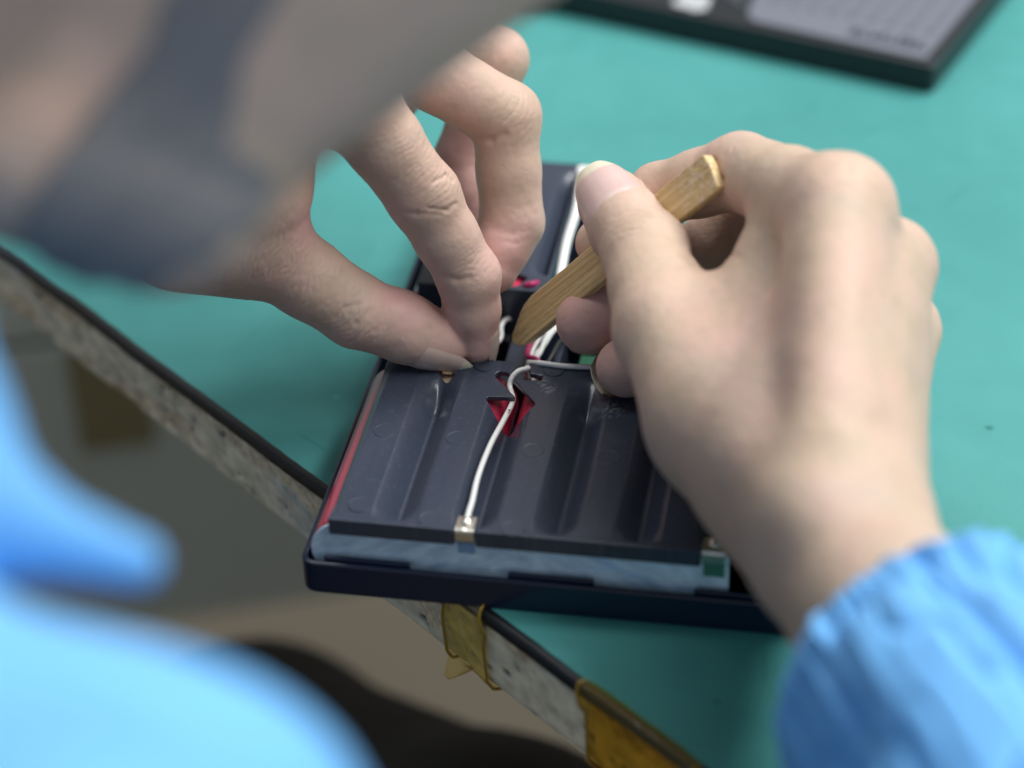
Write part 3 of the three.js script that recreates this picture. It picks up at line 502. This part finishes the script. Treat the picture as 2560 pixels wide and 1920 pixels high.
  const LH = {
    kp: 12, base: 0.26,
    palm: [bone(L.wr, 21, L.fo, 25), bone(L.wr, 19, L.ix[0], 11.5), bone(L.wr, 18, L.mi[0], 11), bone(L.wr, 17, L.ri[0], 10), bone(L.wr, 16, L.pi[0], 9), bone(L.wr, 18, L.th[0], 15), bone(L.th[0], 15, [-51.5, 64.7, -58.6], 14.5), bone([-53.4, 74.4, -60.3], 13, [-43.9, 78.0, -59.9], 10), bone([-43.9, 78.0, -59.9], 10, [-43.3, 91.2, -64.7], 11)],
    fingers: [
      { b: finger(L.th[0], 14, L.th[1], 11.8, L.th[2], 9.5, [-10.0, 31.5, -67.6], 8.6, L.th[3], 6).concat([bone([-12.8, 35.2, -67.3], 8.2, [-2.5, 28.2, -69.2], 7)]), k: 9 },
      { b: finger(L.ix[0], 11, L.ix[1], 9.2, L.ix[2], 8.1, L.ix[3], 6.2), k: 7 },
      { b: finger(L.mi[0], 10.5, L.mi[1], 9.2, L.mi[2], 8.3, L.mi[3], 6.6), k: 6 },
      { b: finger(L.ri[0], 10, L.ri[1], 8.8, L.ri[2], 8, L.ri[3], 7), k: 6 },
      { b: finger(L.pi[0], 8.5, L.pi[1], 7.6, L.pi[2], 6.9, L.pi[3], 6), k: 5 },
    ],
    pink: [[L.th[3], 13, 0.75], [[-7.9, 43.2, -66.7], 11, 0.8], [L.ix[3], 14, 0.6], [L.mi[3], 16, 0.75], [L.mi[2], 10, 0.5], [L.ri[2], 18, 1.0], [L.ri[3], 16, 1.0], [L.ix[1], 9, 0.35], [[-34.0, 70.4, -62.6], 14, 0.6]],
    folds: [
      fold([0.5, 73.4, -71.8], L.ix[0], L.ix[1], [0.35, 0.75, 0.35], 6.5, 8, 1.7, 0.22, 1.7, 0.02, 0.4),
      fold([-10.0, 84.3, -71.4], L.ix[0], L.ix[1], [0.3, 0.8, 0.4], 13, 9, 1.5, 0.2, 5.2, 0.01),
      fold([5.1, 51.7, -70.6], L.ix[1], L.ix[2], [0.7, 0.35, 0.5], 5, 6, 1.6, 0.2, 2.2),
      fold([-21.1, 40.0, -59.1], L.th[1], L.th[2], [-0.3, 0.35, 0.85], 8, 9, 1.9, 0.24, 3.3, 0.03, 0.35),
      fold([-38.4, 60.8, -53.3], L.th[0], L.th[1], [0.0, 0.6, 0.75], 20, 14, 1.7, 0.22, 7.7),
      fold([-46.4, 69.9, -50.8], [0, 0, 0], [0.3, -0.4, 0.9], [0.0, 0.6, 0.75], 22, 16, 2.1, 0.2, 9.7),
      fold([15.6, 81.4, -102.2], L.mi[0], L.mi[1], [0.5, 0.8, 0.1], 6, 7, 1.8, 0.2, 4.1, 0.01, 0.4),
    ],
    creases: [
      crease([[-11.6, 69.1, -66.2], [-4.8, 69.3, -65.2], [1.3, 68.3, -66.9]], 0.8, 0.22), crease([[0.5, 50.3, -66.1], [4.3, 50.0, -65.3], [7.5, 49.7, -67.0]], 0.9, 0.3),
      crease([[6.0, 75.5, -93.3], [9.2, 75.1, -93.7], [12.4, 76.2, -95.2]], 1.0, 0.4), crease([[10.9, 53.3, -85.5], [15.1, 52.2, -85.5], [20.0, 52.3, -87.8]], 1.3, 0.16), crease([[12.3, 50.8, -83.9], [16.5, 50.1, -84.3], [19.2, 50.3, -86.2]], 0.8, 0.1),
      crease([[-25.9, 41.8, -56.9], [-23.5, 44.2, -57.9], [-20.1, 45.0, -59.2]], 0.7, 0.16), crease([[-21.8, 35.3, -55.4], [-20.3, 40.2, -56.8], [-17.3, 42.9, -59.5]], 0.7, 0.16), crease([[-18.7, 34.0, -57.6], [-16.4, 37.5, -58.2], [-14.2, 38.3, -60.4]], 0.6, 0.13),
      crease([[-1.4, 75.5, -70.4], [1.5, 77.0, -72.1], [2.9, 75.1, -72.3]], 0.45, 0.3), crease([[-2.1, 70.4, -66.5], [2.3, 69.2, -67.8], [4.1, 69.5, -70.9]], 0.5, 0.35),
    ],
  };
  const LF = handField(LH); const lb = bounds([...LH.palm, ...LH.fingers.flatMap((f) => f.b)], 3);
  const leftGeo = skinGeo(LF, LH, [Math.max(lb[0][0], -105), lb[0][1], lb[0][2]], lb[1], 0.46);

  // ---- right hand: stick between thumb and index, back of the hand to the camera
  const R = {
    th: [[91.4, 56.3, 10.7], [62.5, 61.5, -33.9], [53.3, 64.5, -62.1], [42.2, 69.0, -78.2]],
    ix: [[100.5, 92.8, -42.1], [75.0, 79.2, -78.6], [53.5, 65.5, -88.0], [38.3, 48.9, -89.1]],
    mi: [[112.2, 74.1, -48.3], [77.5, 57.8, -94.8], [55.7, 38.7, -86.3], [37.0, 33.0, -75.8]],
    ri: [[114.9, 52.5, -53.1], [86.9, 34.6, -89.5], [63.0, 27.3, -76.8], [48.4, 30.0, -60.7]],
    pi: [[111.4, 31.8, -57.2], [92.4, 21.6, -71.0], [77.9, 21.8, -60.6], [68.2, 22.9, -51.9]],
    wr: [108.3, 58.7, 40.7], fo: [160.8, 66.1, 140.7],
  };
  const RH = {
    kp: 10, base: 0.08,
    palm: [
      bone(R.wr, 18, [119.6, 58.5, 60.0], 17.5), bone([119.6, 58.5, 60.0], 17.5, R.fo, 25),
      bone([105.6, 61.5, 33.0], 15.5, R.ix[0], 11.5), bone([106.9, 59.7, 29.0], 15.5, R.mi[0], 10.6), bone([106.7, 53.9, 21.9], 15, R.ri[0], 10), bone([106.2, 48.6, 17.1], 14, R.pi[0], 9),
      bone([105.7, 59.9, 34.1], 16, R.th[0], 15.5), bone(R.th[0], 16, [77.9, 56.4, -8.1], 16), bone([93.0, 63.1, -1.0], 15, [84.1, 64.1, -31.4], 13),
      bone([81.2, 62.8, -38.7], 10, [87.7, 74.1, -48.4], 11), bone([85.5, 50.1, -2.5], 12.5, [98.3, 49.4, 20.7], 12),
    ],
    fingers: [
      { b: finger([77.9, 56.4, -8.1], 16, R.th[1], 13.2, R.th[2], 10.6, R.th[3], 8.2).concat([bone([47.4, 64.5, -72.2], 9.6, [43.5, 66.2, -78.9], 8.6)]), k: 10 },
      { b: finger(R.ix[0], 12, R.ix[1], 9.6, R.ix[2], 8, R.ix[3], 6.8), k: 7 },
      { b: finger(R.mi[0], 11, R.mi[1], 9.6, R.mi[2], 9.4, R.mi[3], 8.8), k: 5 },
      { b: finger(R.ri[0], 10.5, R.ri[1], 9, R.ri[2], 8.6, R.ri[3], 7.8), k: 5 },
      { b: finger(R.pi[0], 9.5, R.pi[1], 8, R.pi[2], 7.2, R.pi[3], 6.2), k: 5 },
    ],
    pink: [[R.mi[3], 17, 1.0], [R.ri[3], 15, 0.9], [R.th[3], 9, 0.45], [R.ix[1], 14, 0.4], [R.ix[2], 14, 0.35], [R.mi[2], 16, 0.8], [[77.3, 71.8, -54.7], 12, 0.7], [R.ix[0], 13, 0.25], [R.mi[0], 13, 0.3], [[92.2, 71.5, -7.0], 22, 0.3]],
    folds: [
      fold([55.3, 74.7, -59.9], R.th[1], R.th[2], [0.05, 0.75, 0.65], 6, 9, 2.1, 0.4, 2.6, -0.015, 0.35), fold([102.9, 98.3, -37.8], [100.7, 73.1, 11.5], R.ix[0], [0.4, 0.85, 0.3], 9, 9, 2.2, 0.16, 3.9), fold([114.2, 79.8, -42.8], [107.0, 71.6, -0.0], R.mi[0], [0.6, 0.75, 0.3], 8, 8, 2.1, 0.16, 8.3), fold([75.2, 85.8, -72.2], R.ix[0], R.ix[1], [0.0, 0.9, 0.1], 7, 8, 2.0, 0.2, 5.6, 0.01, 0.3), fold([94.4, 64.1, 16.9], [105.7, 59.9, 34.1], R.th[0], [0.1, 0.75, 0.6], 26, 18, 2.6, 0.12, 7.1),
      fold([49.3, 67.4, -45.7], R.th[1], R.th[2], [-0.5, 0.5, 0.7], 7, 6, 1.7, 0.25, 6.6),
    ],
    creases: [crease([[50.1, 73.2, -80.4], [51.3, 70.8, -78.9]], 0.6, 0.4), crease([[69.1, 86.1, -71.1], [70.7, 82.8, -69.0], [70.4, 78.6, -68.4]], 0.8, 0.5), crease([[77.4, 74.9, -46.9], [73.2, 73.7, -50.2], [66.2, 70.7, -54.1]], 1.0, 0.4)],
  };
  // tendons and knuckle heads on the back of the hand
  RH.palm.push(bone([102.4, 78.2, 26.2], 4.5, [100.7, 99.1, -34.2], 5), bone([107.2, 76.5, 15.2], 4, [111.5, 80.6, -39.1], 4.6), bone([109.9, 67.4, 7.6], 3.6, [114.7, 58.3, -44.7], 4.2), bone([102.1, 71.3, 44.0], 5, [87.9, 64.4, 11.7], 5));
  const RF = handField(RH); const rb = bounds([...RH.palm.filter((b, i) => i !== 1), ...RH.fingers.flatMap((f) => f.b)], 3);
  const rightGeo = skinGeo(RF, RH, rb[0], [rb[1][0] + 10, rb[1][1] + 6, rb[1][2] + 12], 0.46);

  // ---- head, neck, trunk and arms
  const neckB = [-106.9, 192.9, 101.1], shR = [8.6, 137.8, 238.2], upR = [39.0, 113.7, 249.8], shL = [-333.7, 100.2, 32.9], elR = [150.5, 64.9, 225.6], chest = [-209.4, 79.4, 149.1];
  const jaw = [-6.7, 178.3, 100.4], jaw2 = [-28.7, 189.2, 104.3], cran = [9.1, 236.4, 45.3];
  const HD = { base: 0.1, pink: [] };
  const bodyBones = [bone(jaw, 17.6, cran, 77), bone(jaw, 15.5, jaw2, 17), bone(jaw2, 17, [-38.6, 229.8, 53.5], 54), bone([-41.6, 218.9, 77.3], 38, neckB, 45), bone(neckB, 50, [-172.2, 126.5, 119.3], 60), bone([-172.2, 126.5, 119.3], 70, chest, 95), bone([-177.7, 95.7, 143.3], 55, shR, 27), bone([-178.9, 120.7, 112.4], 60, shL, 52), bone(shR, 27, upR, 27), bone(upR, 27, elR, 32), bone(elR, 32, R.fo, 24), bone(shL, 46, [-303.7, 60.9, -45.0], 36), bone([-303.7, 60.9, -45.0], 36, L.fo, 25), bone(chest, 100, [-250, -150, 330], 115),
    bone([63.8, 220.5, 57.3], 11, [68.9, 223.0, 43.1], 9), bone([1.5, 245.2, 119.7], 9, [3.2, 255.3, 112.0], 12)];
  const bodyF = (x, y, z) => { let d = 1e9; for (const b of bodyBones) d = smin(d, rc(x, y, z, b), 12); return d; };
  const bb = bounds(bodyBones, 6);
  const bodyGeo = skinGeo(bodyF, { ...HD, folds: [], creases: [] }, bb[0], bb[1], 4.2, 1.3);
  // forearm bones also end inside the high-detail hands
  const skin = new THREE.MeshPhysicalMaterial({ vertexColors: true, roughness: 0.5, specularIntensity: 0.55, sheen: 0.25, sheenRoughness: 0.5, sheenColor: rgb(0.9, 0.5, 0.4) });
  for (const g of [leftGeo, rightGeo, bodyGeo]) g.deleteAttribute('uv');
  part('body', mergeGeometries([bodyGeo, leftGeo, rightGeo]), skin, person);

  // ---- nails: curved plates set in the tips
  const nailMat = new THREE.MeshPhysicalMaterial({ vertexColors: true, roughness: 0.3, clearcoat: 0.25, clearcoatRoughness: 0.25 });
  function nail(field, base, tip, rTip, up, w, len, over, pinkness = 1) {   // tip = centre of the fingertip, the free edge ends 'over' beyond its round
    const a = nrm(sub(tip, base)); let n = sub(up, a.map((q) => q * dot(up, a))); n = nrm(n); const t = cross(a, n);
    const start = [0, 1, 2].map((k) => tip[k] + a[k] * (rTip * 0.85 + over - len)), bed = len - over - rTip * 0.62;
    const ray = (o, dirn) => { let s = 0; for (let i = 0; i < 40 && s < 13; i++) { const d = field(o[0] + dirn[0] * s, o[1] + dirn[1] * s, o[2] + dirn[2] * s); if (d > -0.02) break; s += -d * 0.8; } return s; };
    const surf = (u, v, lift) => {
      const ou = (u - 0.5) * 2, round = v > 0.66 ? Math.sqrt(Math.max(0, 1 - ((v - 0.66) / 0.34) ** 2 * 0.62)) : (v < 0.22 ? Math.sqrt(Math.max(0.0, 1 - ((0.22 - v) / 0.22) ** 2 * 0.5)) : 1);
      const ang = ou * round * w, vv = Math.min(v * len, bed), dirn = [0, 1, 2].map((k) => n[k] * Math.cos(ang) + t[k] * Math.sin(ang)), o = [0, 1, 2].map((k) => start[k] + a[k] * vv);
      const s = ray(o, dirn), ex = v * len - vv, pro = lift + 0.22 * sstep(0, 0.25, v) - 0.4 * sstep(0.25, 0, v) - 0.3 * Math.abs(ou) ** 6;
      return [0, 1, 2].map((k) => o[k] + dirn[k] * (s + pro - ex * 0.16 - ex * ex * 0.025) + a[k] * ex);
    };
    const col = (u, v) => { const free = sstep(0.80, 0.86, v + 0.05 * Math.cos((u - 0.5) * 3)), lun = sstep(0.24, 0.12, v + 0.5 * (u - 0.5) ** 2), st = 1 + 0.05 * noise(u * 18, v * 0.8, 3); const bed = [lerp(0.66, 0.68, lun), lerp(0.45, 0.51, lun), lerp(0.43, 0.47, lun)].map((q, i) => lerp([0.62, 0.47, 0.38][i], q, pinkness)); return [0, 1, 2].map((i) => lerp(bed[i], [0.70, 0.64, 0.50][i], free) * st); };
    const top = sheet((u, v) => surf(u, v, 0.12), 26, 34, col), bot = sheet((u, v) => surf(1 - u, v, -0.28), 26, 34, (u, v) => col(1 - u, v));
    const lip = sheet((u, v) => surf(u, 1, lerp(0.12, -0.28, v)), 26, 1, (u) => col(u, 1));
    const m = part('fingernail', mergeGeometries([top, bot, lip]), nailMat, person); m.material.side = THREE.DoubleSide; return m;
  }
  nail(RF, R.th[2], R.th[3], 8.4, nrm([-0.02, 0.66, 0.75]), 1.15, 16.8, 1.0, 0.85);
  nail(LF, [-10.0, 31.2, -67.4], L.th[3], 6.4, nrm([0.15, -0.74, 0.66]), 1.15, 16.5, 2.6, 0.3);
  nail(LF, L.ix[2], L.ix[3], 6.3, nrm([0.97, 0.1, -0.25]), 0.95, 12.5, 1.6, 0.3);
  nail(RF, R.mi[2], R.mi[3], 8.8, nrm([-0.45, -0.75, -0.45]), 1.0, 11, -0.3, 0.8);
  nail(RF, R.ri[2], R.ri[3], 7.8, nrm([-0.55, -0.7, -0.4]), 1.0, 10, -0.4, 0.8);

  // ---- grey shell over jaw and cheek with a band up the side, seen from the side and far out of focus
  {
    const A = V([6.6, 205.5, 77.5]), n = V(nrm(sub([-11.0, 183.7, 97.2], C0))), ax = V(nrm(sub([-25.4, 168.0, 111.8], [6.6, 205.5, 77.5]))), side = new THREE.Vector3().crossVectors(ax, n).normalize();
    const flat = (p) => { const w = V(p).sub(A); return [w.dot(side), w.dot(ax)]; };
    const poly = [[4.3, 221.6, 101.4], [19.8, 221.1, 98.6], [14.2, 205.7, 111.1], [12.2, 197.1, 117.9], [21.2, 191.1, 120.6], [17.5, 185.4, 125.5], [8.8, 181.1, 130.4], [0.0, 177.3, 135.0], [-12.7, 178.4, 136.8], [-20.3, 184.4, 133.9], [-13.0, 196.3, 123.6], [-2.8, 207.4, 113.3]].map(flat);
    const jawShellF = (x, y, z) => { const px = x - A.x, py = y - A.y, pz = z - A.z, s = px * side.x + py * side.y + pz * side.z, l = px * ax.x + py * ax.y + pz * ax.z; return Math.max(bodyF(x, y, z) - 1.6 - 0.5 * noise(s * 0.8, l * 0.1, 2), polyDist(poly, s, l) * 0.9 + 1.5 * noise(l * 0.1, s * 0.8, 1)); };
    part('jaw_shell', netGeo(jawShellF, [-110, 100, 50], [100, 340, 260], 1.6, true, 1.6), std([0.21, 0.20, 0.20], 0.8), person);
  }
  {   // short dark hair over the crown, and the ear (both above the picture)
    const hax = nrm(sub(cran, jaw)), hl = Math.hypot(...sub(cran, jaw)), fwd = nrm(sub([63.8, 220.5, 57.3], cran));
    const hf = (x, y, z) => { const w = [x - jaw[0], y - jaw[1], z - jaw[2]], t = dot(w, hax), f = (x - cran[0]) * fwd[0] + (y - cran[1]) * fwd[1] + (z - cran[2]) * fwd[2]; return Math.max(bodyF(x, y, z) - 5 - 1.2 * noise(x * 0.12, y * 0.4, z * 0.4), hl * 0.78 + 0.55 * f - t); };
    const c = cran; part('hair', netGeo(hf, [c[0] - 100, c[1] - 100, c[2] - 100], [c[0] + 100, c[1] + 100, c[2] + 100], 2.4, true, 1.6), std([0.012, 0.011, 0.010], 0.5), person);
  }
  // ---- smock: trunk and shoulder, then the gathered right sleeve
  const cloth = new THREE.MeshPhysicalMaterial({ color: rgb(0.165, 0.46, 0.86), roughness: 0.85, sheen: 0.3, sheenColor: rgb(0.5, 0.75, 1), sheenRoughness: 0.6, side: THREE.DoubleSide });
  {
    const sb = [bone([-34.4, 150.6, 224.8], 42, [23.8, 148.9, 236.9], 36), bone([24.4, 148.9, 236.8], 36, upR, 34), bone(upR, 34, elR, 38), bone([-34.4, 150.6, 224.8], 42, [-169.0, 91.9, 144.3], 76), bone([-169.0, 91.9, 144.3], 90, chest, 105), bone(chest, 108, [-250, -150, 330], 123), bone(elR, 39, R.fo, 33), bone([-178.9, 120.7, 112.4], 68, shL, 59), bone(shL, 53, [-303.7, 60.9, -45.0], 43), bone([-303.7, 60.9, -45.0], 42, [-204.4, 80.0, -44.0], 36)];
    const lap = [bone([-39.0, 182.6, 151.6], 18, [-22.5, 175.6, 172.4], 13), bone([-22.5, 175.6, 172.4], 13, [-11.9, 170.3, 180.4], 7), bone([-11.9, 170.3, 180.4], 6.5, [15.1, 163.3, 180.2], 3.0), bone([-39.0, 182.6, 151.6], 18, [-109.3, 157.6, 146.6], 42), bone([-109.3, 157.6, 146.6], 50, [-177.7, 95.7, 143.3], 80)];
    const f = (x, y, z) => { let d = 1e9, e = 1e9; for (const b of sb) d = smin(d, rc(x, y, z, b), 14); for (const b of lap) e = smin(e, rc(x, y, z, b), 9); const wr = 1.6 * fbm(x * 0.022, y * 0.022, z * 0.03, 3) * 1.6 - 2.0 * Math.pow(1 - Math.abs(noise(x * 0.03 + 5, y * 0.03, z * 0.04)), 5); return smin(d, e, 4) - wr; };
    const B2 = bounds([...sb, ...lap], 6); part('smock', netGeo(f, B2[0], B2[1], 3.2, true, 1.4, 1.5), cloth, person);
  }
  {
    const a = V([120.5, 60.2, 66.2]), b = V(R.fo), ax = b.clone().sub(a).normalize(); const n0 = V(eyeDir([120.5, 60.2, 66.2])); n0.addScaledVector(ax, -n0.dot(ax)).normalize(); const t0 = new THREE.Vector3().crossVectors(ax, n0);
    const ridge = (x, y, z, p) => Math.pow(1 - Math.abs(noise(x, y, z)), p);
    const g = sheet((u, v) => {
      const th = u * Math.PI * 2, cx = Math.cos(th), cy = Math.sin(th); let s, r;
      const pl = Math.abs(Math.sin(th * 13 + 2.2 * noise(cx * 1.5, cy * 1.5, 3))) - 0.5, fine = Math.abs(Math.sin(th * 29 + 3 * noise(cx * 3, cy * 3, 8))) - 0.5, ruf = pl * (0.75 + 0.9 * noise(cx * 2.3, cy * 2.3, 14)) + fine * 0.3 + 0.4 * noise(cx * 2, cy * 2, 4);
      if (v < 0.10) { const k = v / 0.10; s = lerp(8, 0.3, k) + 0.9 * ruf; r = lerp(18.0, 19.0, k) + 0.8 * ruf; }      // turned in at the elastic
      else {
        const k = (v - 0.10) / 0.90; s = lerp(-0.4, 125, Math.pow(k, 1.35)) + 1.3 * ruf * Math.exp(-k * 9);
        const puff = sstep(0, 0.17, k), hem = Math.exp(-(((s - 7) / 0.8) ** 2)), wx = cx * 30, wy = cy * 30;
        const crease = 4.2 * ridge(wx * 0.045 + s * 0.012, wy * 0.045, s * 0.028 + 2, 5) + 2.4 * ridge(wx * 0.09 + 7, wy * 0.09 - s * 0.02, s * 0.05, 5) + 0.7 * ridge(wx * 0.2 + 3, wy * 0.2, s * 0.08, 4);
        r = 19.6 + 11.2 * puff + 6 * k + ruf * (3.4 * Math.exp(-k * 5) + 0.5 * puff * Math.exp(-k * 2.5)) - 0.7 * hem - crease * sstep(0.0, 0.2, k) + 2.0 * fbm(cx * 1.4, cy * 1.4, s * 0.04, 2) * puff;
      }
      const p = a.clone().addScaledVector(ax, s).addScaledVector(n0, cx * r).addScaledVector(t0, cy * r * 1.05); return [p.x, p.y, p.z];
    }, 420, 240);
    part('sleeve', g, cloth, person);
  }
  // ---- dark legs of the seated worker; thigh added to stand in for floor shade
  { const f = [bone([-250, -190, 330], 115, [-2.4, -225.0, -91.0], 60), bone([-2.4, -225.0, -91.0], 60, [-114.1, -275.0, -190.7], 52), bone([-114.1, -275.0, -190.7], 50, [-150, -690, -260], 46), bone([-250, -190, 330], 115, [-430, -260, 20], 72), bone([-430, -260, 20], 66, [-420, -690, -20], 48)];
    const B3 = bounds(f, 6); part('trousers_for_shade', netGeo((x, y, z) => { let d = 1e9; for (const b of f) d = smin(d, rc(x, y, z, b), 18); return d - 2 * fbm(x * 0.02, y * 0.02, z * 0.02, 3); }, B3[0], B3[1], 7, true, 1.4, 3), std([0.028, 0.025, 0.021], 0.9), person); }
}
scene.traverse((o) => { delete o._base; });
renderer.render(scene, camera);
